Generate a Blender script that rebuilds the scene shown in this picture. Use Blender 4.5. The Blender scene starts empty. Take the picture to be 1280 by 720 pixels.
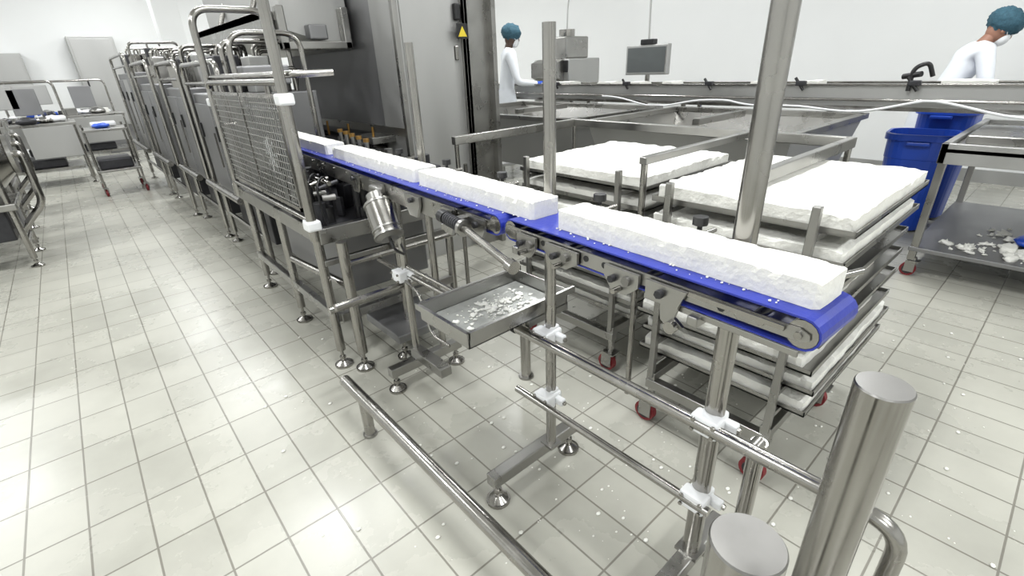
import bpy, bmesh, math, random
from mathutils import Vector, Matrix, Euler, noise
random.seed(7)
scn=bpy.context.scene
COL=scn.collection

# ---------------------------------------------------------------- materials
def new_mat(name):
    m=bpy.data.materials.new(name);m.use_nodes=True
    nt=m.node_tree
    return m,nt,nt.nodes["Principled BSDF"]
def mat(name,col,rough=0.5,metal=0.0,nscale=None,nvar=0.0,bump=0.0,bscale=None,stretch=(1,1,1),rvar=0.0,trans=0.0):
    m,nt,b=new_mat(name)
    b.inputs["Base Color"].default_value=(*col,1)
    b.inputs["Roughness"].default_value=rough
    b.inputs["Metallic"].default_value=metal
    if nscale:
        tc=nt.nodes.new("ShaderNodeTexCoord");mp=nt.nodes.new("ShaderNodeMapping")
        mp.inputs["Scale"].default_value=stretch
        nt.links.new(tc.outputs["Object"],mp.inputs[0])
        n=nt.nodes.new("ShaderNodeTexNoise");n.inputs["Scale"].default_value=nscale;n.inputs["Detail"].default_value=5
        nt.links.new(mp.outputs[0],n.inputs["Vector"])
        if nvar>0:
            cr=nt.nodes.new("ShaderNodeMapRange");cr.inputs[3].default_value=1-nvar;cr.inputs[4].default_value=1+nvar
            nt.links.new(n.outputs[0],cr.inputs[0])
            mx=nt.nodes.new("ShaderNodeVectorMath");mx.operation='SCALE';mx.inputs[0].default_value=col
            nt.links.new(cr.outputs[0],mx.inputs["Scale"]);nt.links.new(mx.outputs[0],b.inputs["Base Color"])
        if rvar>0:
            rr=nt.nodes.new("ShaderNodeMapRange");rr.inputs[1].default_value=.3;rr.inputs[2].default_value=.7
            rr.inputs[3].default_value=max(0,rough-rvar);rr.inputs[4].default_value=rough+rvar
            nt.links.new(n.outputs[0],rr.inputs[0]);nt.links.new(rr.outputs[0],b.inputs["Roughness"])
        if bump>0:
            n2=n
            if bscale:
                n2=nt.nodes.new("ShaderNodeTexNoise");n2.inputs["Scale"].default_value=bscale;n2.inputs["Detail"].default_value=4
                nt.links.new(tc.outputs["Object"],n2.inputs["Vector"])
            bp=nt.nodes.new("ShaderNodeBump");bp.inputs["Strength"].default_value=bump;bp.inputs["Distance"].default_value=.01
            nt.links.new(n2.outputs[0],bp.inputs["Height"]);nt.links.new(bp.outputs[0],b.inputs["Normal"])
    return m
STEEL=mat("brushed_steel",(.35,.345,.33),.32,1,nscale=6,nvar=.2,rvar=.1)
POL=mat("polished_steel_tube",(.35,.34,.32),.22,1,nscale=9,nvar=.18,rvar=.08)
CAP=mat("ground_steel_cap",(.25,.245,.235),.42,1,nscale=12,nvar=.25,rvar=.1)
PANEL=mat("steel_panel",(.46,.46,.45),.5,.85,nscale=3,nvar=.15,rvar=.1,stretch=(1,1,.25))
DPANEL=mat("dark_steel_panel",(.27,.27,.275),.45,.85,nscale=2.5,nvar=.18,rvar=.08)
DARK=mat("dark_metal",(.05,.05,.055),.45,.6,nscale=20,nvar=.3)
BELT=mat("blue_belt",(.020,.036,.33),.36,0,nscale=14,nvar=.25,bump=.1,bscale=60)
WPL=mat("white_plastic",(.80,.81,.82),.35,0,nscale=10,nvar=.04)
CHEESE=mat("white_curd",(.82,.815,.765),.6,0,nscale=34,nvar=.07,bump=.42,bscale=75)
BLACK=mat("black_plastic",(.012,.012,.013),.4,0,nscale=10,nvar=.2)
RED=mat("red_caster_rubber",(.20,.015,.02),.5,0,nscale=10,nvar=.2)
BIN=mat("blue_bin_plastic",(.012,.06,.42),.35,0,nscale=5,nvar=.15)
BRASS=mat("brass",(.45,.26,.08),.35,1,nscale=10,nvar=.1)
WALL=mat("white_wall_panel",(.78,.79,.785),.4,0,nscale=1.5,nvar=.03)
CEIL=mat("ceiling_white",(.82,.82,.82),.6,0,nscale=1.5,nvar=.02)
COAT=mat("white_coat",(.76,.79,.83),.8,0,nscale=12,nvar=.06,bump=.3)
NET=mat("blue_hairnet",(.035,.10,.14),.8,0,nscale=60,nvar=.6,bump=.7)
SKIN=mat("skin",(.30,.15,.10),.5,0,nscale=15,nvar=.1)
GLOVE=mat("blue_glove",(.03,.10,.55),.4,0,nscale=15,nvar=.1)
YEL=mat("warning_yellow",(.7,.55,.04),.4,0,nscale=10,nvar=.05)
SCREEN=mat("dark_screen",(.10,.11,.11),.35,0,nscale=4,nvar=.2)
WATER=mat("whey_film",(.36,.37,.35),.15,.3,nscale=20,nvar=.25,bump=.25)

def floor_mat():
    m,nt,b=new_mat("floor_tiles")
    N=nt.nodes.new;L=nt.links.new
    tc=N("ShaderNodeTexCoord");mp=N("ShaderNodeMapping")
    mp.inputs["Rotation"].default_value=(0,0,math.radians(90));mp.inputs["Location"].default_value=(.05,.04,0)
    L(tc.outputs["Object"],mp.inputs[0])
    br=N("ShaderNodeTexBrick");br.offset=0;br.squash=1
    br.inputs["Scale"].default_value=1;br.inputs["Brick Width"].default_value=.28;br.inputs["Row Height"].default_value=.18
    br.inputs["Mortar Size"].default_value=.0042;br.inputs["Mortar Smooth"].default_value=.4
    br.inputs["Color1"].default_value=(.46,.455,.40,1);br.inputs["Color2"].default_value=(.42,.415,.365,1);br.inputs["Mortar"].default_value=(.21,.20,.17,1)
    L(mp.outputs[0],br.inputs["Vector"])
    n=N("ShaderNodeTexNoise");n.inputs["Scale"].default_value=1.3;n.inputs["Detail"].default_value=8;n.inputs["Roughness"].default_value=.6
    L(tc.outputs["Object"],n.inputs["Vector"])
    r=N("ShaderNodeMapRange");r.inputs[1].default_value=.3;r.inputs[2].default_value=.7;r.inputs[3].default_value=.84;r.inputs[4].default_value=1.1
    L(n.outputs[0],r.inputs[0])
    s=N("ShaderNodeVectorMath");s.operation='SCALE';L(br.outputs["Color"],s.inputs[0]);L(r.outputs[0],s.inputs["Scale"])
    L(s.outputs[0],b.inputs["Base Color"])
    rr=N("ShaderNodeMapRange");rr.inputs[1].default_value=.35;rr.inputs[2].default_value=.65;rr.inputs[3].default_value=.20;rr.inputs[4].default_value=.36
    L(n.outputs[0],rr.inputs[0]);L(rr.outputs[0],b.inputs["Roughness"])
    bp=N("ShaderNodeBump");bp.inputs["Strength"].default_value=.4;bp.inputs["Distance"].default_value=.002;bp.invert=True
    L(br.outputs["Fac"],bp.inputs["Height"]);L(bp.outputs[0],b.inputs["Normal"])
    return m
FLOOR=floor_mat()

# ---------------------------------------------------------------- builder
class B:
    def __init__(s,name,M=None):
        s.name=name;s.bm=bmesh.new();s.mats=[];s.M=M or Matrix()
    def mi(s,m):
        if m not in s.mats:s.mats.append(m)
        return s.mats.index(m)
    def _add(s,vs,fs,m,smooth=False):
        i=s.mi(m);bv=[s.bm.verts.new(s.M@Vector(v)) for v in vs]
        for f in fs:
            try:
                fc=s.bm.faces.new([bv[k] for k in f]);fc.material_index=i;fc.smooth=smooth
            except ValueError: pass
        return bv
    def box(s,c,sz,m,rot=None,bev=0.0):
        t=bmesh.new();bmesh.ops.create_cube(t,size=1)
        for v in t.verts: v.co=Vector((v.co.x*sz[0],v.co.y*sz[1],v.co.z*sz[2]))
        if bev>0: bmesh.ops.bevel(t,geom=list(t.edges),offset=min(bev,min(sz)*.45),segments=2,affect='EDGES',profile=.5)
        R=Euler(rot).to_matrix().to_4x4() if rot else Matrix()
        T=Matrix.Translation(c)@R
        t.verts.index_update()
        s._add([T@v.co for v in t.verts],[[v.index for v in f.verts] for f in t.faces],m,False);t.free()
    def rng(s,x0,x1,y0,y1,z0,z1,m,bev=0.0):
        s.box(((x0+x1)/2,(y0+y1)/2,(z0+z1)/2),(abs(x1-x0),abs(y1-y0),abs(z1-z0)),m,None,bev)
    def cyl(s,p1,p2,r,m,r2=None,seg=16,caps=True):
        p1=Vector(p1);p2=Vector(p2);d=(p2-p1)
        if d.length<1e-6:return
        d.normalize();a=d.orthogonal().normalized();b=d.cross(a)
        r2=r if r2 is None else r2
        A=[];Bq=[]
        for k in range(seg):
            t=2*math.pi*k/seg;o=a*math.cos(t)+b*math.sin(t)
            A.append(p1+o*r);Bq.append(p2+o*r2)
        s._add(A+Bq,[(k,(k+1)%seg,seg+(k+1)%seg,seg+k) for k in range(seg)],m,True)
        if caps:
            if r>0: s._add(A,[tuple(reversed(range(seg)))],m)
            if r2>0: s._add(Bq,[tuple(range(seg))],m)
    def tube(s,pts,r,m,seg=12,closed=False,radii=None):
        P=[Vector(p) for p in pts];n=len(P);rings=[];prev=None
        for i,p in enumerate(P):
            if closed: d=(P[(i+1)%n]-P[i-1])
            else: d=(P[min(i+1,n-1)]-P[max(i-1,0)])
            d.normalize()
            if prev is None: a=d.orthogonal().normalized()
            else: a=(prev-d*prev.dot(d)).normalized()
            prev=a;b=d.cross(a);rr=radii[i] if radii else r
            rings.append([p+(a*math.cos(2*math.pi*k/seg)+b*math.sin(2*math.pi*k/seg))*rr for k in range(seg)])
        vs=[v for R in rings for v in R];fs=[]
        for i in range(n if closed else n-1):
            j=(i+1)%n
            for k in range(seg): fs.append((i*seg+k,i*seg+(k+1)%seg,j*seg+(k+1)%seg,j*seg+k))
        s._add(vs,fs,m,True)
        if not closed:
            s._add(rings[0],[tuple(reversed(range(seg)))],m);s._add(rings[-1],[tuple(range(seg))],m)
    def bent(s,pts,rad,r,m,seg=12):
        s.tube(fillet(pts,rad),r,m,seg)
    def sphere(s,c,r,m,sc=(1,1,1),u=16,v=10,rot=None,nz=0,nf=8):
        t=bmesh.new();bmesh.ops.create_uvsphere(t,u_segments=u,v_segments=v,radius=r)
        R=Euler(rot).to_matrix() if rot else Matrix.Identity(3)
        vs=[]
        for q in t.verts:
            co=Vector((q.co.x*sc[0],q.co.y*sc[1],q.co.z*sc[2]))
            if nz: co+=q.co.normalized()*noise.noise(q.co*nf/r*.3+Vector(c)*7)*nz
            vs.append(R@co+Vector(c))
        t.verts.index_update()
        s._add(vs,[[w.index for w in f.verts] for f in t.faces],m,True);t.free()
    def slab(s,x0,x1,y0,y1,z0,z1,m,step=.03,amp=.004,seed=0):
        nx=max(2,int((x1-x0)/step));ny=max(2,int((y1-y0)/step));nz=3
        idx={};L=[];F=[]
        def P(i,j,k):
            if (i,j,k) in idx:return idx[(i,j,k)]
            p=Vector((x0+(x1-x0)*i/nx,y0+(y1-y0)*j/ny,z0+(z1-z0)*k/nz))
            q=p*18+Vector((seed*3.1,seed,0))
            o=noise.noise_vector(q)*amp+noise.noise_vector(q*.2)*amp*.9
            if k==0:o.z=0
            ed=0
            if i in(0,nx):ed+=1
            if j in(0,ny):ed+=1
            if k==nz and ed:
                c=max(0,noise.noise(q*1.9)-.12)
                p.z-=.002*ed+.014*c
                o+=Vector(((x0+x1)/2-p.x if i in(0,nx) else 0,(y0+y1)/2-p.y if j in(0,ny) else 0,0)).normalized()*.010*c if ed==1 else Vector((0,0,-.003))
            if ed==2:
                p.x+=(.005 if i==0 else -.005);p.y+=(.005 if j==0 else -.005)
            idx[(i,j,k)]=len(L);L.append(p+o);return idx[(i,j,k)]
        for i in range(nx):
            for j in range(ny):
                F.append((P(i,j,nz),P(i+1,j,nz),P(i+1,j+1,nz),P(i,j+1,nz)))
                F.append((P(i,j,0),P(i,j+1,0),P(i+1,j+1,0),P(i+1,j,0)))
        for k in range(nz):
            for i in range(nx):
                F.append((P(i,0,k),P(i+1,0,k),P(i+1,0,k+1),P(i,0,k+1)))
                F.append((P(i+1,ny,k),P(i,ny,k),P(i,ny,k+1),P(i+1,ny,k+1)))
            for j in range(ny):
                F.append((P(0,j+1,k),P(0,j,k),P(0,j,k+1),P(0,j+1,k+1)))
                F.append((P(nx,j,k),P(nx,j+1,k),P(nx,j+1,k+1),P(nx,j,k+1)))
        s._add(L,F,m,False)
    def prism(s,poly,ax,a0,a1,m):
        def mk(p,a):
            if ax=='x':return (a,p[0],p[1])
            if ax=='y':return (p[0],a,p[1])
            return (p[0],p[1],a)
        n=len(poly)
        vs=[mk(p,a0) for p in poly]+[mk(p,a1) for p in poly]
        fs=[tuple(range(n)),tuple(reversed(range(n,2*n)))]+[(k,n+k,n+(k+1)%n,(k+1)%n) for k in range(n)]
        s._add(vs,fs,m)
    def bolt(s,c,axis,r=.008,h=.006,m=None):
        c=Vector(c);a=Vector(axis);s.cyl(c,c+a*h,r,m or POL,seg=6)
    def foot(s,x,y,ztop,m=None,R=.045,rod=.009):
        m=m or POL
        s.cyl((x,y,0),(x,y,.012),R,m,seg=20);s.cyl((x,y,.012),(x,y,.03),R*.85,m,r2=.016,seg=20)
        s.cyl((x,y,.03),(x,y,ztop),rod,m,seg=10)
        s.cyl((x,y,.045),(x,y,.06),rod*1.9,m,seg=6)
    def done(s):
        bmesh.ops.recalc_face_normals(s.bm,faces=list(s.bm.faces))
        me=bpy.data.meshes.new(s.name);s.bm.to_mesh(me);s.bm.free()
        for m in s.mats: me.materials.append(m)
        o=bpy.data.objects.new(s.name,me);COL.objects.link(o);return o
def fillet(pts,rad,n=7):
    P=[Vector(p) for p in pts];out=[P[0]]
    for i in range(1,len(P)-1):
        a=(P[i-1]-P[i]);b=(P[i+1]-P[i]);ra=min(rad,a.length*.49,b.length*.49)
        s0=P[i]+a.normalized()*ra;e=P[i]+b.normalized()*ra
        for k in range(n+1):
            t=k/n;out.append(s0*(1-t)**2+P[i]*2*t*(1-t)+e*t*t)
    out.append(P[-1]);return out
def clamp(b,c,ax1='x',s=.045):
    """white plastic cross clamp: two bored blocks at right angles with bolts"""
    x,y,z=c
    b.box((x,y,z),(s*1.3,s*1.3,s*1.0),WPL,bev=.008)
    b.box((x-s*.75,y,z),(s*1.0,s*1.7,s*1.2),WPL,bev=.008)
    for dy in(-.6,.6):
        for dz in (-.35,.35):
            b.bolt((x-s*1.24,y+dy*s,z+dz*s),(-1,0,0),.006,.007)
    b.box((x,y-s*.95,z),(s*.55,s*1.0,s*.6),WPL,bev=.005)
    b.bolt((x,y-s*1.4,z),(0,-1,0),.008,.01)
    b.box((x+s*.1,y,z+s*.6),(s*.9,s*.9,s*.3),WPL,bev=.006)

# ---------------------------------------------------------------- room
RX0,RX1,RY0,RY1,RZ=-5.0,8.0,-5.0,15.0,4.0
b=B("floor");b.rng(RX0,RX1,RY0,RY1,-.1,0,FLOOR);b.done()
b=B("ceiling");b.rng(RX0,RX1,RY0,RY1,RZ,RZ+.1,CEIL);b.done()
b=B("wall_far");b.rng(RX0,RX1,RY1,RY1+.15,0,RZ,WALL);b.done()
b=B("wall_right");b.rng(RX1,RX1+.15,RY0,RY1,0,RZ,WALL);b.done()
b=B("wall_left");b.rng(RX0-.15,RX0,RY0,RY1,0,RZ,WALL);b.done()
b=B("wall_near");b.rng(RX0,RX1,RY0-.15,RY0,0,RZ,WALL);b.done()
b=B("baseboard_far");b.rng(RX0,RX1,RY1-.03,RY1,0,.15,PANEL);b.done()
b=B("baseboard_right");b.rng(RX1-.03,RX1,RY0,RY1,0,.15,PANEL);b.done()

# ---------------------------------------------------------------- conveyors
TH=math.atan(.055)
MC=Matrix.Translation((.905,0,0))@Matrix.Rotation(-TH,4,'Z')
HW=.078
def belt_loop(b,y0,y1,zt,zb,hw):
    r=(zt-zb)/2;zc=(zt+zb)/2;P=[]
    for k in range(9):
        a=math.pi/2+math.pi*k/8;P.append((y0+r+r*math.cos(a),zc+r*math.sin(a)))
    for k in range(9):
        a=-math.pi/2+math.pi*k/8;P.append((y1-r+r*math.cos(a),zc+r*math.sin(a)))
    n=len(P);t=.004
    vs=[]
    for (y,z) in P: vs.append((-hw,y,z))
    for (y,z) in P: vs.append((hw,y,z))
    def inn(y,z):
        cy=min(max(y,y0+r),y1-r);d=Vector((y-cy,z-zc))
        if d.length>1e-6:d.normalize()
        return (y-d.x*t,z-d.y*t)
    for (y,z) in P: a=inn(y,z);vs.append((-hw,a[0],a[1]))
    for (y,z) in P: a=inn(y,z);vs.append((hw,a[0],a[1]))
    f=[]
    for k in range(n):
        j=(k+1)%n
        f+= [(k,j,n+j,n+k),(2*n+k,3*n+k,3*n+j,2*n+j),(k,2*n+k,2*n+j,j),(n+k,n+j,3*n+j,3*n+k)]
    b._add(vs,f,BELT)
b=B("belt_conveyor",MC)
y0,y1=.182,1.06
belt_loop(b,y0,y1,1.09,1.026,HW)
b.cyl((-HW,y0+.032,1.058),(HW,y0+.032,1.058),.027,POL);b.cyl((-HW,y1-.032,1.058),(HW,y1-.032,1.058),.027,POL)
for sx in(-1,1):
    x=sx*(HW-.002)
    poly=[(y0+.03,1.045),(y0+.016,1.053),(y0+.018,1.063),(y0+.035,1.070),(y0+.3,1.072),(y1-.02,1.074),(y1-.01,1.06),(y1-.01,1.045),(y1-.05,1.036),(y0+.40,1.034),(y0+.36,1.042)]
    b.prism(poly,'x',x-.003,x+sx*.007,STEEL)
    for yy in (y0+.035,y0+.1,y0+.27,y0+.45,y0+.62,y1-.06):
        b.bolt((x+sx*.006,yy,1.057),(sx,0,0),.0075,.006)
    b.rng(x-.002,x+sx*.006,y0+.03,y0+.36,1.012,1.026,STEEL,.002)
x=-HW-.013
for yy,w,h in((.60,.10,.055),(.80,.12,.05),(.94,.08,.06)):
    poly=[(yy-w/2,1.066),(yy+w/2,1.066),(yy+w/2,1.04),(yy+w/4,1.062-h),(yy-w/6,1.062-h),(yy-w/2,1.035)]
    b.prism(poly,'x',x-.004,x+.004,STEEL)
    b.bolt((x-.004,yy-.02,1.045),(-1,0,0),.012,.01,CAP);b.bolt((x-.004,yy+.02,1.04),(-1,0,0),.009,.014,DARK)
    b.cyl((x-.006,yy,1.02),(x-.03,yy,1.02),.007,POL,seg=10)
b.prism([(.43,1.066),(.53,1.066),(.53,1.034),(.49,1.022),(.485,.985),(.455,.965),(.43,.985),(.452,1.0),(.445,1.03)],'x',x-.004,x+.004,STEEL)
b.cyl((x-.004,.452,.982),(x-.02,.452,.982),.014,POL)
b.bolt((x-.004,.49,1.045),(-1,0,0),.010,.012,DARK)
b.rng(-HW-.012,-HW-.006,.24,.43,1.058,1.068,POL)
for yy in(.36,.66,.72,.88): b.cyl((-HW-.006,yy,1.056),(-HW-.0066,yy,1.056),.008,BLACK,seg=12)
for yy in(.3,.55,.8,.95): b.cyl((-HW,yy,1.055),(HW,yy,1.055),.01,STEEL,seg=8)
for yy in(.41,.99):
    b.rng(-HW-.02,HW+.055,yy-.012,yy+.012,.998,1.02,STEEL,.003)
    b.box((HW+.03,yy,1.035),(.02,.05,.06),STEEL,bev=.003)
b.done()
b=B("belt_conveyor",MC)
y0,y1=1.075,3.95
belt_loop(b,y0,y1,1.088,1.022,HW)
b.cyl((-HW,y0+.033,1.055),(HW,y0+.033,1.055),.028,POL)
for sx in(-1,1):
    x=sx*(HW+.004)
    b.prism([(y0+.02,1.038),(y0+.02,1.068),(y1,1.068),(y1,1.0),(y0+.4,1.0),(y0+.3,1.035)],'x',x-.004,x+.004,STEEL)
    yy=y0+.06
    while yy<y1-.1:
        b.bolt((x+sx*.004,yy,1.053),(sx,0,0),.007,.005);yy+=.17
for yy in(1.35,1.9,2.6): b.cyl((-HW,yy,1.05),(HW,yy,1.05),.01,STEEL,seg=8)
x=-HW-.016
for yy,w,h in((1.18,.08,.07),(1.36,.09,.09),(1.62,.12,.08),(1.95,.14,.1),(2.2,.1,.08)):
    b.prism([(yy-w/2,1.064),(yy+w/2,1.064),(yy+w/2,1.03),(yy+w/4,1.062-h),(yy-w/4,1.062-h),(yy-w/2,1.03)],'x',x-.005,x+.005,STEEL)
    b.bolt((x-.005,yy,1.045),(-1,0,0),.011,.012,DARK)
pts=[]
for k in range(120):
    t=k/119;a=t*2*math.pi*8
    c=Vector((-.130,1.31-.09*t,1.045-.008*t));pts.append(c+Vector((math.cos(a)*.018,0,math.sin(a)*.018)))
b.tube(pts,.004,DARK,6)
b.cyl((-.130,1.34,1.048),(-.132,1.19,1.033),.009,POL)
b.cyl((-.131,1.215,1.036),(-.131,1.20,1.035),.028,STEEL)
b.cyl((-.132,1.19,1.033),(-.158,.925,.995),.0125,POL)
b.cyl((-.157,.94,.997),(-.159,.915,.993),.02,POL)
b.box((-.110,1.26,1.042),(.05,.03,.03),STEEL,bev=.003)
b.cyl((-.13,1.315,1.046),(-.13,1.345,1.05),.022,BLACK,seg=12)
for yy in (1.40,1.92):
    b.rng(-HW-.02,HW+.075,yy-.015,yy+.015,.975,.998,STEEL,.003)
# drive motor (stainless drum gearmotor)
p=Vector((-.125,1.91,1.02));d=Vector((-.02,-.15,-.17)).normalized()
b.cyl(p,p+d*.04,.04,STEEL,seg=24);b.cyl(p+d*.04,p+d*.19,.060,POL,seg=28);b.cyl(p+d*.19,p+d*.20,.063,STEEL,seg=28)
for k in (0,6): b.cyl(p+d*(.045+.02*k),p+d*(.053+.02*k),.063,STEEL,seg=28)
b.cyl(p+d*.20,p+d*.212,.054,CAP,r2=.035,seg=24)
b.box(p+Vector((.04,.02,0)),(.08,.09,.07),STEEL,bev=.01)
b.tube(fillet([p+d*.2,p+d*.26,(-.07,1.80,.76),(.05,2.2,.8)],.05),.006,BLACK,8)
b.done()

def guide(yy):
    b=B("guide_rail_clamp",MC)
    x=HW+.016
    b.cyl((x,yy,1.0),(x,yy,1.135),.006,POL,seg=10)
    b.box((x,yy,1.118),(.026,.026,.022),STEEL,bev=.004)
    b.cyl((x-.003,yy,1.118),(x+.07,yy,1.118),.006,POL,seg=8)
    b.cyl((x,yy,1.135),(x,yy,1.15),.006,BLACK,seg=10)
    b.cyl((x,yy,1.147),(x,yy,1.166),.018,BLACK,seg=8)
    b.done()
for yy in(.53,.84,1.29,1.66,2.08): guide(yy)
b=B("end_stop_rod",MC);b.cyl((HW+.012,.225,1.115),(HW+.06,.21,1.115),.007,POL);b.cyl((HW+.012,.225,1.05),(HW+.012,.225,1.12),.006,POL);b.done()

for k,(ya,yb) in enumerate([(.212,.875),(.975,1.66),(1.70,2.62),(2.72,3.6)]):
    b=B("curd_bar",MC);b.slab(-.040,.072,ya,yb,1.0905 if yb<.9 else 1.0885,1.143,CHEESE,step=.0095,amp=.0018,seed=k*5+1)
    rn=random.Random(k)
    zt=1.091 if yb<.9 else 1.089
    for q in range(26):
        b.sphere((rn.choice([-.05,-.047,-.044,-.06]),rn.uniform(ya,yb),zt+.001),rn.choice([.0012,.002,.003]),CHEESE,(1.2,1,.7),6,4)
    b.done()

# ---------------------------------------------------------------- conveyor stand
def tfoot(b,y,x0,x1,zb=.09):
    b.rng(x0,x1,y-.024,y+.024,zb,zb+.05,STEEL,.004)
    b.foot(x0+.03,y,zb+.001);b.foot(x1-.03,y,zb+.001)
b=B("conveyor_stand")
PX1,PY1=1.047,1.03
PX0,PY0=1.032,.42
b.cyl((PX1,PY1,.14),(PX1,PY1,1.6),.019,POL,seg=20)
b.cyl((PX0,PY0,.14),(PX0,PY0,1.75),.0255,POL,seg=24)
tfoot(b,PY1+.03,.76,1.21)
tfoot(b,PY0,.76,1.21)
b.rng(PX1-.03,PX1+.03,PY1-.03,PY1+.03,.135,.146,STEEL)
b.rng(PX0-.035,PX0+.035,PY0-.035,PY0+.035,.135,.146,STEEL)
RXU=.985
b.bent([(RXU,1.14,.64),(RXU,.0,.64),(RXU,.0,.02)],.07,.018,POL,16)
b.cyl((RXU,.0,0),(RXU,.0,.012),.045,STEEL)
b.cyl((RXU,1.15,.37),(RXU,.37,.37),.0135,POL,seg=16)
b.cyl((RXU,1.155,.64),(RXU,1.14,.64),.021,BLACK,seg=14)
for (px,py) in((PX1,PY1),(PX0,PY0)):
    for z in(.64,.37): clamp(b,(px,py,z))
b.cyl((1.03,.30,.0),(1.03,.30,.64),.02,POL);b.cyl((1.03,.30,0),(1.03,.30,.01),.045,POL);b.cyl((RXU,.30,.64),(1.03,.30,.64),.016,POL)
b.done()

b=B("conveyor_stand")
PX2,PY2=1.155,1.95
b.cyl((PX2,PY2,.14),(PX2,PY2,1.6),.018,POL,seg=18)
b.cyl((.985,1.93,.14),(.985,1.93,.975),.018,POL,seg=18)
tfoot(b,PY2,.83,1.26)
clamp(b,(.985,1.93,.62))
b.cyl((.64,1.97,.55),(1.12,1.97,.55),.017,POL);b.cyl((.64,2.06,.5),(1.12,2.06,.5),.017,POL)
b.cyl((.985,1.5,.62),(.985,2.2,.62),.013,POL)
b.bent([(.96,1.9,.60),(.93,1.72,.60),(.93,1.66,.42),(.93,1.52,.42)],.05,.007,POL,8)
b.box((.985,1.80,.19),(.06,.28,.05),STEEL,bev=.004)
b.rng(1.0,1.35,2.15,2.55,.12,.17,DPANEL,.006);b.foot(1.05,2.2,.13);b.foot(1.30,2.5,.13)
b.cyl((1.15,2.3,.17),(1.15,2.3,.98),.02,POL)
b.done()

# drip pan
b=B("drip_pan")
x0,x1,y0,y1,z0,z1=.735,1.19,1.085,1.37,.685,.745
b.rng(x0,x1,y0,y1,z0,z0+.004,STEEL)
for (a,c,d,e) in((x0,x1,y0,y0+.005),(x0,x1,y1-.005,y1),(x0,x0+.005,y0,y1),(x1-.005,x1,y0,y1)):
    b.rng(a,c,d,e,z0,z1,STEEL)
b.rng(x0-.006,x1+.03,y0-.012,y0,z1-.018,z1+.004,STEEL);b.rng(x0-.006,x1+.03,y1,y1+.012,z1-.018,z1+.004,STEEL)
b.rng(x0-.012,x0,y0-.012,y1+.012,z1-.018,z1+.004,STEEL)
b.rng(x0+.01,x1-.01,y0+.008,y1-.008,z0+.004,z0+.009,WATER)
for k in range(150):
    cx=random.gauss(.99,.08);cy=random.gauss(1.23,.055)
    if x0+.03<cx<x1-.03 and y0+.03<cy<y1-.03:
        r=random.choice([.003,.004,.005,.007,.010])
        b.sphere((cx,cy,z0+.009+r*.2),r,CHEESE,(random.uniform(.8,1.5),1,.4),8,5,rot=(0,0,random.random()*3),nz=r*.9)
b.rng(1.18,1.2,1.09,1.5,z0-.03,z0,STEEL)
b.rng(1.0,1.2,1.09,1.11,z0-.03,z0,STEEL)
b.cyl((.985,1.40,.66),(.985,1.90,.66),.01,POL,seg=10)
b.cyl((1.0,1.36,.66),(.985,1.42,.66),.01,POL,seg=10)
b.done()

# ---------------------------------------------------------------- bollards & low guard pipe
for (x,y) in((.872,.092),(.462,.122)):
    b=B("steel_bollard");top=1.0 if x>.6 else .965;R=.0425 if x>.6 else .0445
    b.cyl((x,y,.01),(x,y,top-.003),R,POL,seg=40);b.cyl((x,y,top-.003),(x,y,top),R,CAP,r2=R-.002,seg=40)
    b.cyl((x,y,0),(x,y,.012),.085,STEEL,seg=32);b.done()
b=B("floor_guard_rail")
b.cyl((.60,1.93,.2),(.60,-.9,.2),.026,POL,seg=24)
for yy in(1.74,.3,-.8):
    b.cyl((.60,yy,0),(.60,yy,.2),.024,POL,seg=20);b.cyl((.60,yy,0),(.60,yy,.01),.032,STEEL,seg=20)
b.sphere((.60,1.93,.2),.026,POL,(1,.3,1))
b.done()
b=B("floor_guard_post");b.cyl((1.41,1.57,0),(1.41,1.57,.36),.026,POL,seg=20);b.cyl((1.41,1.57,0),(1.41,1.57,.01),.04,STEEL,seg=20)
b.sphere((1.41,1.57,.36),.026,POL,(1,1,.3));b.done()

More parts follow.
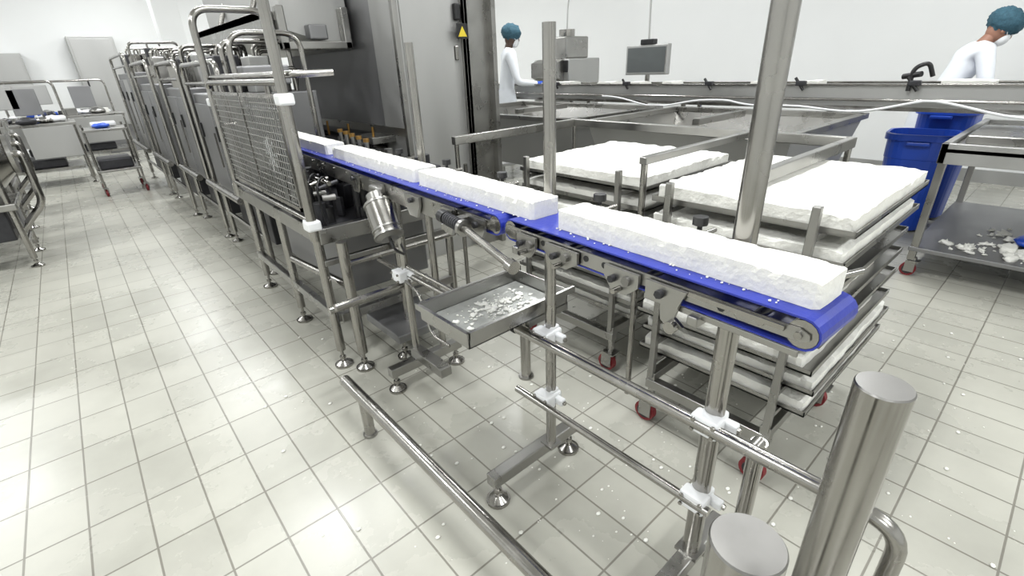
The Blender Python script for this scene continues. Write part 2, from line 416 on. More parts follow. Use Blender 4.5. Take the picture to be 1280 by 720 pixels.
# ---------------------------------------------------------------- tray racks
def caster(b,x,y,zt,yaw=0,R=.048):
    b.cyl((x-.014,y+.02,R),(x+.014,y+.02,R),R,RED,seg=20)
    b.cyl((x-.018,y+.02,R),(x+.018,y+.02,R),R*.7,DARK,seg=14)
    for sx in(-1,1): b.box((x+sx*.024,y+.012,R+.028),(.006,.06,.085),STEEL,bev=.002)
    b.box((x,y,R*2+.018),(.065,.07,.008),STEEL);b.cyl((x,y,R*2+.02),(x,y,zt),.016,STEEL)
def rack(x0,x1,y0,y1,ztop,nl,sp,cx1,seed):
    b=B("curd_tray_rack")
    rnd=random.Random(seed)
    for i in range(nl):
        z=ztop-.055-i*sp
        dx=rnd.uniform(-.03,.015);dy=rnd.uniform(-.02,.02)
        if i==0:dx=dy=0
        b.rng(x0+dx,x1+dx,y0+dy,y1+dy,z-.006,z,STEEL)
        for(a,c,d,e) in((x0,x1,y0,y0+.004),(x0,x1,y1-.004,y1),(x0,x0+.004,y0,y1),(x1-.004,x1,y0,y1)):
            b.rng(a+dx,c+dx,d+dy,e+dy,z-.006,z+.014,STEEL)
        th=.055 if i==0 else rnd.uniform(.03,.05)
        gx=0 if (i in(0,) or i>nl-3) else rnd.uniform(.02,.3)
        gy=0 if (i in(0,1) or i>nl-3) else rnd.uniform(.02,.08)
        b.slab(x0+.012+dx,x1-.012-gx+dx,y0+.012+dy+gy,y1-.012+dy,z+.001,z+th,CHEESE,step=.022,amp=.005,seed=seed+i)
        for yy in(y0+.10,y1-.10):
            b.rng(x0-.03,x1+.03,yy-.012,yy+.012,z-.026,z-.007,STEEL)
    for xx in(x0-.045,x1+.035):
        for yy in(y0+.10,y1-.10):
            b.rng(xx-.0125,xx+.0125,yy-.0125,yy+.0125,.25,ztop+(.03 if xx<x1 else -.02),STEEL,.003)
    zf=.25
    for yy in(y0+.10,y1-.10): b.rng(x0-.05,x1+.05,yy-.02,yy+.02,zf-.02,zf+.02,STEEL,.003)
    for xx in(x0-.035,cx1,x1+.035): b.rng(xx-.02,xx+.02,y0+.08,y1-.08,zf-.06,zf-.015,STEEL,.003)
    for xx in(x0-.03,cx1):
        for yy in(y0+.10,y1-.10): caster(b,xx,yy,zf-.02)
    b.done()
rack(1.61,2.50,.345,1.03,1.062,8,.095,2.22,3)
rack(1.80,2.62,1.20,2.0,1.03,8,.092,2.4,11)
b=B("tray_lifting_frame")
b.rng(1.72,2.80,.70,.735,1.075,1.125,STEEL,.004)
b.rng(2.76,2.80,.735,2.5,1.075,1.125,STEEL,.004)
b.rng(1.66,2.76,1.10,1.135,1.12,1.15,STEEL,.004)
b.rng(1.70,2.76,2.46,2.50,1.075,1.125,STEEL,.004)
b.cyl((1.675,1.118,0.0),(1.675,1.118,1.13),.014,POL);b.cyl((2.78,.72,0),(2.78,.72,1.08),.014,POL)
b.cyl((2.78,2.48,0),(2.78,2.48,1.08),.014,POL);b.cyl((1.72,2.48,0),(1.72,2.48,1.08),.014,POL)
b.done()

# ---------------------------------------------------------------- guarded infeed machine
b=B("guarded_infeed_machine")
xa,xb_,ya,yb_=.78,1.62,2.36,3.95
b.rng(xa,xb_,ya,yb_,.76,.79,DARK)
b.rng(xa-.02,xb_,ya-.02,ya+.02,.72,.80,STEEL,.004);b.rng(xa-.03,xa+.01,ya,yb_,.72,.80,STEEL,.004)
b.rng(xa-.02,xb_,ya-.01,ya+.02,.60,.63,STEEL,.004)
for (x,y) in((.756,2.375),(.83,2.26),(.79,3.085),(.80,3.85),(1.55,2.40),(1.55,3.85),(1.2,2.40)):
    b.cyl((x,y,.10),(x,y,.74),.024 if y!=2.26 else .027,POL,seg=18)
    b.foot(x,y,.12,R=.05)
b.rng(.80,1.55,2.38,2.42,.25,.30,STEEL,.004);b.rng(.77,.81,2.4,3.85,.25,.30,STEEL,.004)
b.cyl((.83,2.26,.5),(.76,2.9,.5),.02,POL);b.cyl((.83,2.26,.62),(1.5,2.26,.62),.016,POL)
b.rng(.95,1.5,2.6,3.7,.3,.72,DPANEL,.01)
b.rng(1.3,1.58,2.45,3.9,.79,.98,DARK,.01)
rn=random.Random(4)
for k in range(130):
    x=rn.uniform(.80,1.5);y=rn.uniform(2.40,3.7)
    if .90<x<1.24: h=rn.uniform(.05,.19)
    else: h=rn.uniform(.08,.27)
    w=rn.uniform(.02,.07)
    m=rn.choice([DARK,DARK,BLACK,BLACK,DARK,STEEL])
    if rn.random()<.5: b.box((x,y,.79+h/2),(w,w*1.3,h),m,(0,0,rn.uniform(0,1)),.004)
    else: b.cyl((x,y,.79),(x,y,.79+h),w*.5,m,seg=14)
for k in range(7):
    y=2.42+.12*k
    b.cyl((.84,y,.93),(.90,y-.02,.93),.016,CAP,seg=14)
    b.cyl((.83,y,.98),(.93,y,1.0),.010,POL if k%2 else DARK,seg=10)
    b.tube(fillet([(.83,y,.79),(.82,y,1.0),(.9,y+.08,1.03),(.93,y+.1,.9)],.05),.006,BLACK,7)
b.cyl((.88,2.40,1.0),(.88,3.3,1.0),.012,POL)
for k in range(5):
    b.cyl((1.25+.03*k,2.7+.16*k,1.0),(1.25+.03*k,2.7+.16*k,1.13),.012,STEEL,seg=10)
    b.cyl((1.25+.03*k,2.7+.16*k,1.13),(1.25+.03*k,2.7+.16*k,1.15),.018,BRASS,seg=10)
b.cyl((.748,2.375,.74),(.748,2.375,2.6),.024,POL,seg=20)
b.cyl((.75,3.80,.74),(.75,3.80,1.5),.02,POL,seg=16)
b.bent([(.748,2.40,1.47),(.748,3.80,1.47),(.748,3.80,1.2)],.06,.016,POL)
b.bent([(1.0,2.40,1.50),(.78,2.43,1.50),(.78,3.80,1.50)],.06,.016,POL)
b.cyl((.748,2.4,.84),(.748,3.8,.84),.013,POL)
for z in (1.4,.82):
    b.box((.748,2.375,z),(.07,.075,.05),WPL,bev=.01);b.box((.748,2.42,z),(.045,.05,.045),WPL,bev=.008)
for (a,c,d,e) in((2.47,3.74,1.40,1.42),(2.47,3.74,.87,.89),(2.47,2.49,.87,1.42),(3.72,3.74,.87,1.42),(3.1,3.115,.87,1.42)):
    b.rng(.742,.752,a,c,d,e,POL)
y=2.50
while y<3.72:
    b.cyl((.747,y,.88),(.747,y,1.41),.003,STEEL,seg=5,caps=False);y+=.034
z=.90
while z<1.4:
    b.cyl((.745,2.48,z),(.745,3.73,z),.003,STEEL,seg=5,caps=False);z+=.034
# guide wheel behind the mesh
b.cyl((.80,2.95,1.10),(.82,2.95,1.10),.10,POL,seg=28)
for k in range(8):
    a=k*math.pi/4;b.cyl((.795,2.95,1.10),(.795,2.95+.095*math.cos(a),1.10+.095*math.sin(a)),.007,WPL,seg=6)
b.rng(.83,.85,2.60,3.7,.80,1.34,DPANEL,.004)
b.bent([(.78,3.93,.75),(.78,3.93,1.90),(1.25,3.93,1.90),(1.25,3.93,.75)],.12,.022,POL,14)
b.bent([(.90,3.70,.75),(.90,3.70,1.75),(1.35,3.70,1.75),(1.35,3.70,.75)],.12,.018,POL,14)
for z in(1.2,1.5): b.cyl((.8,3.93,z),(1.25,3.93,z),.012,POL)
b.box((.77,3.93,1.35),(.06,.05,.05),WPL,bev=.01)
b.box((1.1,3.8,1.50),(.30,.16,.12),DPANEL,bev=.01);b.cyl((1.1,3.8,1.2),(1.1,3.8,1.45),.02,POL)
b.done()

def module(y0,y1,x0,x1,zt,seed):
    b=B("curd_moulding_machine");rn=random.Random(seed)
    b.rng(x0+.03,x1,y0+.04,y1-.04,.55,zt,DPANEL,.01)
    nd=max(1,int((y1-y0)/.55));w=(y1-y0-.12)/nd
    for k in range(nd):
        a=y0+.06+k*w
        b.rng(x0+.012,x0+.03,a+.02,a+w-.02,.6,zt-.08,rn.choice([DPANEL,PANEL,DPANEL]),.004)
        b.rng(x0,x0+.014,a+.06,a+.075,.8,zt-.3,POL);b.box((x0+.005,a+w-.07,zt-.3),(.02,.03,.12),BLACK,bev=.004)
    for x in(x0+.04,x1-.04):
        for y in(y0+.06,y1-.06):
            b.cyl((x,y,.1),(x,y,.6),.024,POL);b.foot(x,y,.12,R=.05)
        b.cyl((x,y0+.06,.3),(x,y1-.06,.3),.018,POL)
    b.bent([(x0,y0+.02,.6),(x0,y0+.02,zt+.22),(x0,y1-.02,zt+.22),(x0,y1-.02,.6)],.1,.02,POL)
    b.cyl((x0,y0+.02,zt+.08),(x0,y1-.02,zt+.08),.014,POL)
    b.bent([(x0-.06,y0+.1,.62),(x0-.06,y1-.1,.62)],.1,.03,POL)
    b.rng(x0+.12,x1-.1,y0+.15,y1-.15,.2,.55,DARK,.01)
    for k in range(16):
        x=rn.uniform(x0+.1,x1-.2);y=rn.uniform(y0+.1,y1-.18);h=rn.uniform(.08,.30);s=rn.uniform(.08,.20)
        if k%2: b.box((x,y,zt+h/2),(s,s*1.4,h),rn.choice([PANEL,STEEL,DARK,DPANEL,DARK]),bev=.01)
        else: b.cyl((x,y,zt),(x,y,zt+h),s*.5,POL,seg=18)
        b.bent([(x,y,zt+h*.5),(x,y,zt+h+.08),(x+.15,y,zt+h+.08),(x+.15,y+.1,zt)],.05,.012,POL,8)
    b.bent([(x0+.1,y0+.2,zt),(x0+.1,y0+.2,zt+.35),(x1-.1,y0+.2,zt+.35),(x1-.1,y0+.2,zt)],.08,.018,POL)
    b.done()
module(4.05,5.35,.88,1.55,1.38,1);module(5.45,6.6,.86,1.55,1.42,2);module(6.7,8.1,.80,1.55,1.46,3);module(8.3,10.2,.78,1.55,1.6,4)

# overhead hood on infeed
b=B("machine_hood")
b.prism([(1.40,1.80),(1.9,1.66),(1.9,2.4),(1.40,2.4)],'y',4.1,6.3,PANEL)
b.rng(1.26,1.40,4.15,6.2,1.86,1.92,STEEL,.006);b.rng(1.26,1.30,4.15,6.2,1.76,1.92,STEEL,.006)
b.rng(1.34,1.88,4.02,4.10,1.66,1.72,STEEL,.01);b.rng(1.34,1.40,4.02,4.10,1.66,1.95,STEEL,.01);b.rng(1.82,1.88,4.02,4.10,1.66,1.95,STEEL,.01)
for y in (4.6,5.6): b.cyl((1.33,y,1.90),(1.5,y,2.3),.02,POL)
b.box((1.62,4.06,1.78),(.14,.10,.10),DPANEL,bev=.01)
for y in (4.2,6.2): b.cyl((1.62,y,2.35),(1.62,y,RZ),.03,POL)
b.done()

# ---------------------------------------------------------------- big processing cabinet
b=B("stainless_processing_cabinet")
b.rng(1.92,2.50,3.42,3.75,0,3.1,PANEL,.004)
b.rng(1.925,2.75,3.75,5.6,1.06,3.1,DPANEL,.004)
b.rng(1.91,1.93,3.42,5.6,1.03,1.09,STEEL)
b.rng(2.05,2.7,3.75,5.6,.15,1.06,DPANEL,.004)
for y in(3.9,5.5): b.rng(1.98,2.05,y-.04,y+.04,0,1.06,STEEL,.004)
b.rng(2.50,2.76,3.36,3.40,0,3.1,STEEL,.003);b.rng(2.50,2.53,3.36,3.75,0,3.1,STEEL,.003);b.rng(2.72,2.76,3.30,3.75,0,3.1,STEEL,.003)
b.rng(2.53,2.72,3.42,3.75,0,3.1,PANEL)
b.rng(1.91,1.95,3.39,3.43,0,3.1,STEEL,.003)
for z in(.7,1.6): b.box((2.44,3.41,z),(.03,.02,.1),POL,bev=.004)
b.rng(1.98,2.42,3.412,3.42,.2,2.9,PANEL,.002)
b.box((2.46,3.40,1.88),(.05,.04,.11),BLACK,bev=.008)
b.prism([(2.43,1.71),(2.51,1.71),(2.47,1.78)],'y',3.353,3.357,YEL);b.rng(2.42,2.52,3.357,3.36,1.695,1.80,BLACK)
b.rng(1.72,1.93,3.6,3.95,.98,1.03,STEEL,.004)
for k in range(4): b.cyl((1.78,3.7+.45*k,.98),(1.78,3.7+.45*k,1.10),.010,BRASS)
for k in range(5): b.cyl((1.98,3.9+.35*k,.9),(1.86,3.9+.35*k,.94),.02,POL)
b.rng(1.72,2.05,3.95,5.6,.90,.94,DARK)
b.done()

# ---------------------------------------------------------------- vats + channel at the back
def vat(y0,y1,x0,x1):
    b=B("curd_drain_vat");zt,zb=1.03,.55;i=.16;t=.012
    def ring(z,ins,off=0): return [(x0+ins+off,y0+ins*.6+off,z),(x1-ins-off,y0+ins*.6+off,z),(x1-ins-off,y1-ins*.6-off,z),(x0+ins+off,y1-ins*.6-off,z)]
    o=ring(zt,0)+ring(zb,i);b._add(o,[(0,1,5,4),(1,2,6,5),(2,3,7,6),(3,0,4,7),(4,5,6,7)],PANEL)
    o=ring(zt,0,t)+ring(zb+t,i,t);b._add(o,[(0,1,5,4),(1,2,6,5),(2,3,7,6),(3,0,4,7),(4,5,6,7)],STEEL)
    for(a,c,d,e) in((x0-.03,x1+.03,y0-.03,y0+.03),(x0-.03,x1+.03,y1-.03,y1+.03),(x0-.03,x0+.03,y0,y1),(x1-.03,x1+.03,y0,y1)):
        b.rng(a,c,d,e,zt-.01,zt+.03,STEEL,.004)
    b.slab(x0+.2,x1-.2,y0+.2,y1-.2,zb+t+.002,zb+.25,CHEESE,step=.1,amp=.02,seed=9)
    for x in(x0+.2,x1-.2):
        for y in(y0+.2,y1-.2): b.cyl((x,y,.1),(x,y,zb+.03),.03,POL);b.foot(x,y,.12)
        b.cyl((x,y0+.2,.3),(x,y1-.2,.3),.018,POL)
    b.rng(x0+.3,x1-.3,(y0+y1)/2-.03,(y0+y1)/2+.03,zt,zt+.05,STEEL,.004)
    b.done()
vat(1.15,2.75,3.25,4.6);vat(2.95,5.0,3.25,4.6)
b=B("long_transfer_trough")
x0,x1=4.95,5.35;ya,yb_=-1.6,8.0
b.rng(x0,x0+.012,ya,yb_,1.08,1.24,PANEL);b.rng(x1-.012,x1,ya,yb_,1.08,1.24,STEEL);b.rng(x0,x1,ya,yb_,1.07,1.085,STEEL)
b.rng(x0-.03,x0+.02,ya,yb_,1.235,1.25,POL,.003);b.rng(x1-.02,x1+.03,ya,yb_,1.235,1.25,POL,.003)
b.rng(x0-.02,x0,ya,yb_,1.05,1.08,POL)
b.cyl((x0-.05,ya,1.13),(x0-.05,yb_,1.13),.012,POL)
for y in(1.5,2.9,4.5,6.1,7.7,-1.45):
    for x in(x0+.03,x1-.03): b.cyl((x,y,.1),(x,y,1.08),.025,POL);b.foot(x,y,.12)
for k,y in enumerate((.95,1.75,2.6,3.6,4.7)):
    b.box((x0-.04,y,1.255),(.05,.08,.04),DARK,bev=.008);b.cyl((x0-.05,y-.03,1.2),(x0-.05,y+.05,1.30),.012,BLACK)
y=.98
b.tube(fillet([(x0-.04,y,1.2),(x0-.04,y,1.36),(x0-.02,y-.08,1.40),(x0,y-.12,1.3)],.04),.016,BLACK,8)
b.cyl((x0-.06,y-.06,1.32),(x0,y+.06,1.30),.02,BLACK)
rn=random.Random(5)
for k in range(16):
    y=rn.uniform(.5,6);b.slab(x0+.06,x0+.30,y,y+rn.uniform(.1,.22),1.087,1.27,CHEESE,step=.06,amp=.006,seed=k)
b.done()
b=B("hanging_cable")
pts=[]
for k in range(60):
    t=k/59;y=3.9-4.6*t;pts.append((4.86,y,1.12-.07*abs(math.sin(t*math.pi*3))+.02*math.sin(t*30)))
b.tube(pts,.010,WPL,6);b.done()

b=B("dicing_machine")
b.rng(5.75,6.45,5.25,6.0,.55,1.55,PANEL,.02);b.rng(5.85,6.35,5.4,5.85,1.55,1.85,STEEL,.02)
b.prism([(5.6,1.5),(5.75,1.55),(5.75,1.25),(5.6,1.3)],'y',5.35,5.9,STEEL)
b.box((5.74,5.32,1.45),(.03,.1,.16),BLACK,bev=.01)
b.cyl((6.1,5.62,1.85),(6.1,5.62,1.95),.12,POL)
for x in(5.8,6.4):
    for y in(5.3,5.95): b.cyl((x,y,.1),(x,y,.56),.03,POL);b.foot(x,y,.12)
b.done()
b=B("monitor_on_stand")
b.rng(5.62,5.70,3.55,4.15,1.32,1.66,PANEL,.01);b.rng(5.612,5.62,3.58,4.12,1.35,1.63,SCREEN)
b.cyl((5.68,3.85,.02),(5.68,3.85,1.35),.03,POL);b.cyl((5.68,3.85,0),(5.68,3.85,.02),.18,STEEL)
b.box((5.66,3.85,1.69),(.10,.18,.06),BLACK,bev=.008)
b.tube(fillet([(5.66,3.85,1.70),(5.66,3.87,2.3),(5.66,3.8,3.0),(5.66,3.8,RZ)],.3),.012,PANEL,6)
b.done()
b=B("power_cable_drop");b.tube(fillet([(6.1,5.62,1.951),(6.1,5.6,2.4),(6.15,5.3,3.0),(6.15,5.3,RZ)],.3),.012,PANEL,6);b.done()

# ---------------------------------------------------------------- blue bins
def bin_(x,y,h,s,yaw):
    M=Matrix.Translation((x,y,0))@Matrix.Rotation(yaw,4,'Z')
    b=B("blue_waste_bin",M)
    def ring(hx,z,rad=.14):
        rad=min(rad,hx*.7);pts=[]
        for (sx,sy,a0) in((1,1,0),(-1,1,90),(-1,-1,180),(1,-1,270)):
            for k in range(7):
                a=math.radians(a0+k*15);pts.append((sx*(hx-rad)+rad*math.cos(a),sy*(hx-rad)+rad*math.sin(a),z))
        return pts
    prof=[(s*.76,0.02),(s*.93,h*.75),(s*.95,h*.76),(s*.97,h-.05),(s*1.05,h-.05),(s*1.05,h),(s*.96,h),(s*.9,h*.7),(s*.72,.04)]
    R=[ring(p[0],p[1]) for p in prof];n=len(R[0]);vs=[v for r in R for v in r];fs=[tuple(reversed(range(n)))]
    for i in range(len(R)-1):
        for k in range(n): fs.append((i*n+k,i*n+(k+1)%n,(i+1)*n+(k+1)%n,(i+1)*n+k))
    fs.append(tuple(range((len(R)-1)*n,len(R)*n)))
    b._add(vs,fs,BIN)
    for sx in(-1,1): b.box((sx*s*1.08,0,h-.07),(.04,.16,.03),BIN,bev=.008)
    for sx in (-1,1):
        for sy in(-1,1): b.cyl((sx*s*.5-.01,sy*s*.5,.012),(sx*s*.5+.01,sy*s*.5,.012),.012,BLACK,seg=8)
    b.done()
bin_(5.50,.90,.84,.24,.1);bin_(6.04,.84,1.0,.22,-.1)

# ---------------------------------------------------------------- right work table
b=B("steel_work_table")
x0,x1,y0,y1=4.22,5.85,-1.2,.58
b.rng(x0,x1,y0,y1,.87,.90,STEEL,.004)
for(a,c,d,e) in((x0,x1,y1-.04,y1),(x0,x0+.04,y0,y1),(x1-.04,x1,y0,y1),(x0,x1,y0,y0+.04)): b.rng(a,c,d,e,.80,.93,PANEL,.004)
b.rng(x0,x1,y0,y1,.19,.22,DPANEL,.004)
for x in(x0+.03,x1-.03):
    for y in(y0+.03,y1-.03):
        b.rng(x-.022,x+.022,y-.022,y+.022,.12,.87,STEEL,.004);caster(b,x,y-.02,.14)
b.rng(x0+.25,x0+.9,.15,.5,.90,.96,STEEL,.01)
rn=random.Random(12)
for k in range(70):
    cx,cy=rn.choice([(4.42,.28),(4.42,.28),(4.6,.12),(4.4,.02),(4.9,.2)])
    r=rn.choice([.006,.009,.012,.02,.035])
    b.sphere((cx+rn.gauss(0,.07),cy+rn.gauss(0,.06),.22+r*.3),r,CHEESE,(rn.uniform(.8,1.6),1,.5),8,6,rot=(0,0,rn.random()*3),nz=r*.9)
b.slab(4.44,4.56,.06,.14,.221,.27,CHEESE,step=.02,amp=.008,seed=5)
b.sphere((4.70,-.02,.26),.11,BIN,(1.2,1,.40),nz=.02)
b.done()

# ---------------------------------------------------------------- left far workstations
def wtable(x0,x1,y0,y1,h,seed):
    b=B("steel_sorting_table");rn=random.Random(seed)
    b.rng(x0,x1,y0,y1,h-.04,h,STEEL,.004)
    b.rng(x0+.05,(x0+x1)/2-.05,y0-.02,y0,h-.5,h-.04,PANEL,.004);b.rng((x0+x1)/2+.05,x1-.05,y0-.02,y0,h-.5,h-.04,PANEL,.004)
    b.rng(x0+.1,x1-.1,y0,y1,.25,.29,STEEL);b.rng(x0+.2,x1-.3,y0+.1,y1-.1,.29,.42,DARK,.02)
    for x in(x0+.04,x1-.04):
        for y in(y0+.04,y1-.04): b.cyl((x,y,.08),(x,y,h-.03),.03,POL);b.foot(x,y,.1)
    b.bent([(x0+.1,y1,h),(x0+.1,y1,h+.6),(x1-.1,y1,h+.6),(x1-.1,y1,h)],.1,.02,POL)
    b.rng(x0+.3,x0+.8,y1-.05,y1-.02,h+.2,h+.55,PANEL,.01)
    b.rng(x1-.7,x1-.35,y1-.05,y1-.02,h+.1,h+.5,DPANEL,.01)
    for k in range(20):
        x=rn.uniform(x0+.15,x1-.2);y=rn.uniform(y0+.1,y1-.2);s=rn.uniform(.05,.14)
        m=rn.choice([WPL,GLOVE,CHEESE,STEEL,WPL,DARK,STEEL])
        if k%2: b.sphere((x,y,h+s*.35),s,m,(1,.8,.4),12,8,nz=.03)
        else: b.box((x,y,h+s*.5),(s*1.4,s,s),m,(0,0,rn.random()),.01)
    b.done()
wtable(-1.3,.10,10.6,11.5,.95,1);wtable(-.9,.9,12.6,13.5,.95,2);wtable(-3.2,-1.6,10.0,11.0,.95,3)
def station(x,y,seed):
    b=B("steel_tumbler")
    b.cyl((x-.45,y,.95),(x+.3,y,.95),.28,POL,seg=32);b.cyl((x+.3,y,.95),(x+.42,y,.95),.28,POL,r2=.16,seg=32)
    b.cyl((x+.42,y,.95),(x+.45,y,.95),.17,STEEL,seg=28)
    for k in(-.3,0,.25): b.cyl((x+k-.015,y,.95),(x+k+.015,y,.95),.295,STEEL,seg=32)
    b.rng(x-.5,x+.35,y-.34,y+.34,.52,.58,STEEL,.01);b.rng(x-.45,x+.25,y-.25,y+.25,.25,.52,DARK,.01)
    b.box((x+.22,y,.42),(.2,.3,.18),DPANEL,bev=.02)
    for xx in(x-.45,x+.3):
        for yy in(y-.3,y+.3): b.cyl((xx,yy,.08),(xx,yy,.95),.024,POL);b.foot(xx,yy,.1,R=.05)
        b.cyl((xx,y-.3,.2),(xx,y+.3,.2),.018,POL)
    b.bent([(x+.3,y-.3,.9),(x+.3,y-.3,1.32),(x+.3,y+.3,1.32),(x+.3,y+.3,.9)],.1,.018,POL)
    b.bent([(x+.42,y,.95),(x+.5,y,.95),(x+.5,y,.5),(x+.3,y,.3)],.08,.03,POL)
    b.done()
station(-.90,6.25,1);station(-.96,7.4,2);station(-1.02,8.7,3)
b=B("utility_trolley")
for z in(.35,.9): b.rng(.10,.62,9.0,9.7,z-.02,z+.01,STEEL,.004)
for x in(.12,.60):
    for y in(9.03,9.67): b.cyl((x,y,.11),(x,y,.95),.014,POL);caster(b,x,y-.02,.13,R=.05)
b.sphere((.34,9.25,.94),.08,GLOVE,(1.3,1,.35),nz=.03);b.box((.38,9.5,.95),(.3,.2,.06),WPL,bev=.02)
b.rng(.15,.55,9.1,9.6,.36,.5,DARK,.02)
b.done()
b=B("wall_cabinet");b.rng(-1.3,-.3,14.75,14.97,1.4,2.1,PANEL,.01);b.rng(-1.27,-.82,14.73,14.75,1.43,2.07,PANEL);b.rng(-.78,-.33,14.73,14.75,1.43,2.07,PANEL);b.done()
b=B("electrical_cabinet");b.rng(.5,1.3,14.6,14.97,.6,2.4,PANEL,.01);b.rng(.54,1.26,14.585,14.6,.65,2.35,PANEL,.004);b.box((.6,14.58,1.5),(.03,.02,.15),BLACK);b.rng(.55,1.25,14.7,14.95,0,.6,DPANEL);b.done()
b=B("support_column");b.rng(1.75,2.15,11.6,12.0,0,RZ,WALL,.01);b.rng(1.74,2.16,11.59,12.01,0,.4,PANEL);b.done()

b=B("curd_crumbs")
for k in range(420):
    if k%2: x=random.uniform(1.3,3.6);y=random.uniform(-.3,2.2)
    elif k%4==0: x=random.gauss(1.0,.25);y=random.gauss(.9,.5)
    else: x=random.uniform(.2,2.6);y=random.uniform(.2,3.0)
    r=random.choice([.0015,.002,.003,.004,.006,.008])
    b.sphere((x,y,r*.4),r,CHEESE,(1.3,1,.5),6,4)
b.done()

# ---------------------------------------------------------------- people
def person(name,loc,yaw,lean,wristL,wristR,elbL,elbR,skin,headpitch=0.3,scale=1.0,netmat=None):
    E=bpy.data.objects.new(name,None);COL.objects.link(E);E.location=loc;E.rotation_euler=(0,0,yaw);E.scale=(scale,)*3
    piv=Vector((0,0,.95));R=Matrix.Rotation(-lean,3,'X')
    def up(p): return piv+R@(Vector(p)-piv)
    J=[((0,0,.95),(.155,.11)),(up((0,0,1.13)),(.14,.105)),(up((0,.0,1.32)),(.17,.115)),(up((0,-.01,1.44)),(.12,.08)),(up((0,.0,1.52)),(.055,.055)),
       (up((-.17,0,1.43)),(.075,.075)),(elbL,(.052,.052)),(wristL,(.036,.036)),
       (up((.17,0,1.43)),(.075,.075)),(elbR,(.052,.052)),(wristR,(.036,.036)),
       ((-.095,0,.86),(.1,.1)),((-.11,.03,.48),(.068,.068)),((-.11,-.02,.11),(.05,.05)),((-.11,.13,.05),(.045,.04)),
       ((.095,0,.86),(.1,.1)),((.11,.03,.48),(.068,.068)),((.11,-.02,.11),(.05,.05)),((.11,.13,.05),(.045,.04))]
    ed=[(0,1),(1,2),(2,3),(3,4),(3,5),(5,6),(6,7),(3,8),(8,9),(9,10),(0,11),(11,12),(12,13),(13,14),(0,15),(15,16),(16,17),(17,18)]
    me=bpy.data.meshes.new(name+"_body");me.from_pydata([tuple(j[0]) for j in J],ed,[])
    o=bpy.data.objects.new("body_in_coat",me);COL.objects.link(o);o.parent=E
    md=o.modifiers.new("skin",'SKIN')
    for i,j in enumerate(J):
        sv=me.skin_vertices[0].data[i];sv.radius=j[1];sv.use_root=(i==0)
    o.modifiers.new("sub",'SUBSURF').levels=2;o.modifiers["sub"].render_levels=2;md.use_smooth_shade=True
    me.materials.append(COAT)
    hc=up((0,.03,1.64));HR=Matrix.Rotation(-lean-headpitch,4,'X')
    M=Matrix.Translation(hc)@HR
    b=B("head",M)
    b.sphere((0,0,0),.1,skin,(.76,.95,1.15),24,16)
    b.cyl((0,-.01,-.16),(0,-.01,-.05),.052,skin)
    for sx in(-1,1):
        b.sphere((sx*.078,0,-.01),.028,skin,(.35,.7,1.1),10,8)
        b.sphere((sx*.03,.083,.012),.012,WPL,(1,.6,.7),10,8);b.sphere((sx*.03,.0905,.012),.005,BLACK,(1,.5,1),8,6)
        b.sphere((sx*.03,.085,.03),.016,BLACK,(1.1,.4,.22),8,6)
    b.sphere((0,.098,-.012),.017,skin,(.8,.9,1.5),10,8)
    b.sphere((0,.083,-.055),.022,RED,(1.1,.35,.3),10,6)
    b.sphere((0,.060,-.045),.068,WPL,(1.05,.78,.95),16,10)
    for sx in(-1,1): b.tube([(sx*.05,.07,-.03),(sx*.078,.03,-.01),(sx*.086,0,.0)],.003,WPL,5)
    h=b.done();h.parent=E
    b=B("hair_net",M);b.sphere((0,-.025,.055),.122,netmat or NET,(.98,1.10,.88),28,18,nz=.025,nf=16)
    b.tube([(math.cos(a)*.088,-.012+math.sin(a)*.102,.035) for a in [k*2*math.pi/24 for k in range(24)]],.007,NET,6,closed=True)
    h=b.done();h.parent=E
    for nm,el,wr,sx in(("left_hand",elbL,wristL,-1),("right_hand",elbR,wristR,1)):
        el=Vector(el);wr=Vector(wr);d=(wr-el).normalized();side=d.cross(Vector((0,0,1))).normalized();n=side.cross(d).normalized()
        b=B(nm)
        b.tube([wr-d*.02,wr+d*.02,wr+d*.06,wr+d*.09],.03,GLOVE,12,radii=[.032,.034,.038,.028])
        for k,(o2,L) in enumerate(((-.028,.062),(-.01,.072),(.009,.068),(.027,.052))):
            p0=wr+d*.08+side*o2;p1=p0+d*L*.45-n*.006;p2=p1+d*L*.3-n*.016;p3=p2+d*L*.2-n*.022
            b.tube([p0,p1,p2,p3],.009,GLOVE,8,radii=[.0095,.009,.0085,.006])
        p0=wr+d*.03-side*sx*.03;p1=p0+d*.03-side*sx*.022-n*.008;p2=p1+d*.03-side*sx*.004-n*.012
        b.tube([p0,p1,p2],.01,GLOVE,8,radii=[.012,.0105,.007])
        h=b.done();h.parent=E
    b=B("coat_skirt")
    rings=[(.98,.165,.125),(.85,.185,.15),(.62,.2,.165)];vs=[];ns=20
    for z,rx,ry in rings:
        for k in range(ns): a=2*math.pi*k/ns;vs.append((rx*math.cos(a)*(1+.03*math.sin(5*a)),ry*math.sin(a),z))
    b._add(vs,[(i*ns+k,i*ns+(k+1)%ns,(i+1)*ns+(k+1)%ns,(i+1)*ns+k) for i in range(2) for k in range(ns)],COAT,True)
    h=b.done();h.parent=E
    b=B("boots")
    for sx in(-1,1):
        b.sphere((sx*.11,.05,.05),.06,WPL,(.85,2.1,.8),14,8);b.cyl((sx*.11,-.02,.04),(sx*.11,0,.36),.06,WPL,r2=.07)
    h=b.done();h.parent=E
SK2=mat("skin_dark",(.08,.045,.03),.5,0,nscale=15,nvar=.1)
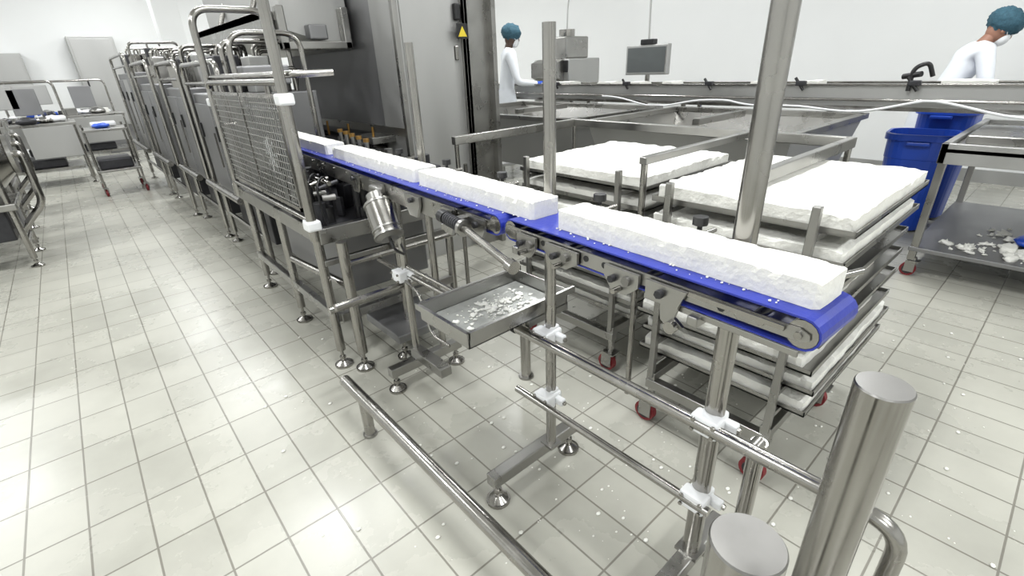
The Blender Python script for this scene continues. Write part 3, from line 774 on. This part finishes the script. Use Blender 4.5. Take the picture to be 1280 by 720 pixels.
person("worker_in_hairnet",(6.42,1.06,0),math.radians(-152),.46,(-.22,.55,1.06),(.2,.58,1.06),(-.30,.27,1.04),(.28,.27,1.04),SKIN,.22,1.04)
b=B("step_platform");b.rng(4.75-.35,4.75+.25,5.25,5.95,.20,.24,PANEL,.005)
for x in(4.43,4.97):
    for y in(5.28,5.92): b.rng(x-.02,x+.02,y-.02,y+.02,0,.2,STEEL)
b.done()
person("worker_in_hairnet",(4.74,5.52,.20),math.radians(-120),.12,(-.2,.45,1.02),(.2,.42,1.05),(-.27,.15,1.08),(.27,.12,1.08),SK2,.2)

# ---------------------------------------------------------------- lights
EM,nt,bb=new_mat("led_panel");bb.inputs["Emission Color"].default_value=(1,1,1,1);bb.inputs["Emission Strength"].default_value=4
for i,(x,y) in enumerate([(x,y) for x in(-2.5,1.2,4.9) for y in(-2.5,1.2,4.9,8.6,12.6)]):
    b=B("ceiling_light_panel");b.rng(x-.75,x+.75,y-.2,y+.2,RZ-.05,RZ-.001,WPL);b.rng(x-.7,x+.7,y-.16,y+.16,RZ-.055,RZ-.05,EM);b.done()
    l=bpy.data.lights.new("area_light","AREA");l.shape='RECTANGLE';l.size=1.4;l.size_y=.34;l.energy=80;l.color=(.975,.992,1.0)
    o=bpy.data.objects.new("area_light",l);o.location=(x,y,RZ-.07);COL.objects.link(o)
w=bpy.data.worlds.new("world");scn.world=w;w.use_nodes=True
w.node_tree.nodes["Background"].inputs[0].default_value=(.9,.93,1,1);w.node_tree.nodes["Background"].inputs[1].default_value=.4

# ---------------------------------------------------------------- camera
cd=bpy.data.cameras.new("camera");cam=bpy.data.objects.new("camera",cd);COL.objects.link(cam);scn.camera=cam
cd.sensor_width=36;cd.lens=600/1280*36;cd.clip_start=.02;cd.clip_end=60
Xr=Vector((.7490,-.66145,-.03863));Up=Vector((.30542,.29292,.90604));Bk=-Vector((.58799,.69042,-.42142))
cam.matrix_world=Matrix(((Xr.x,Up.x,Bk.x,0),(Xr.y,Up.y,Bk.y,0),(Xr.z,Up.z,Bk.z,1.5),(0,0,0,1)))
scn.view_settings.view_transform='Standard'
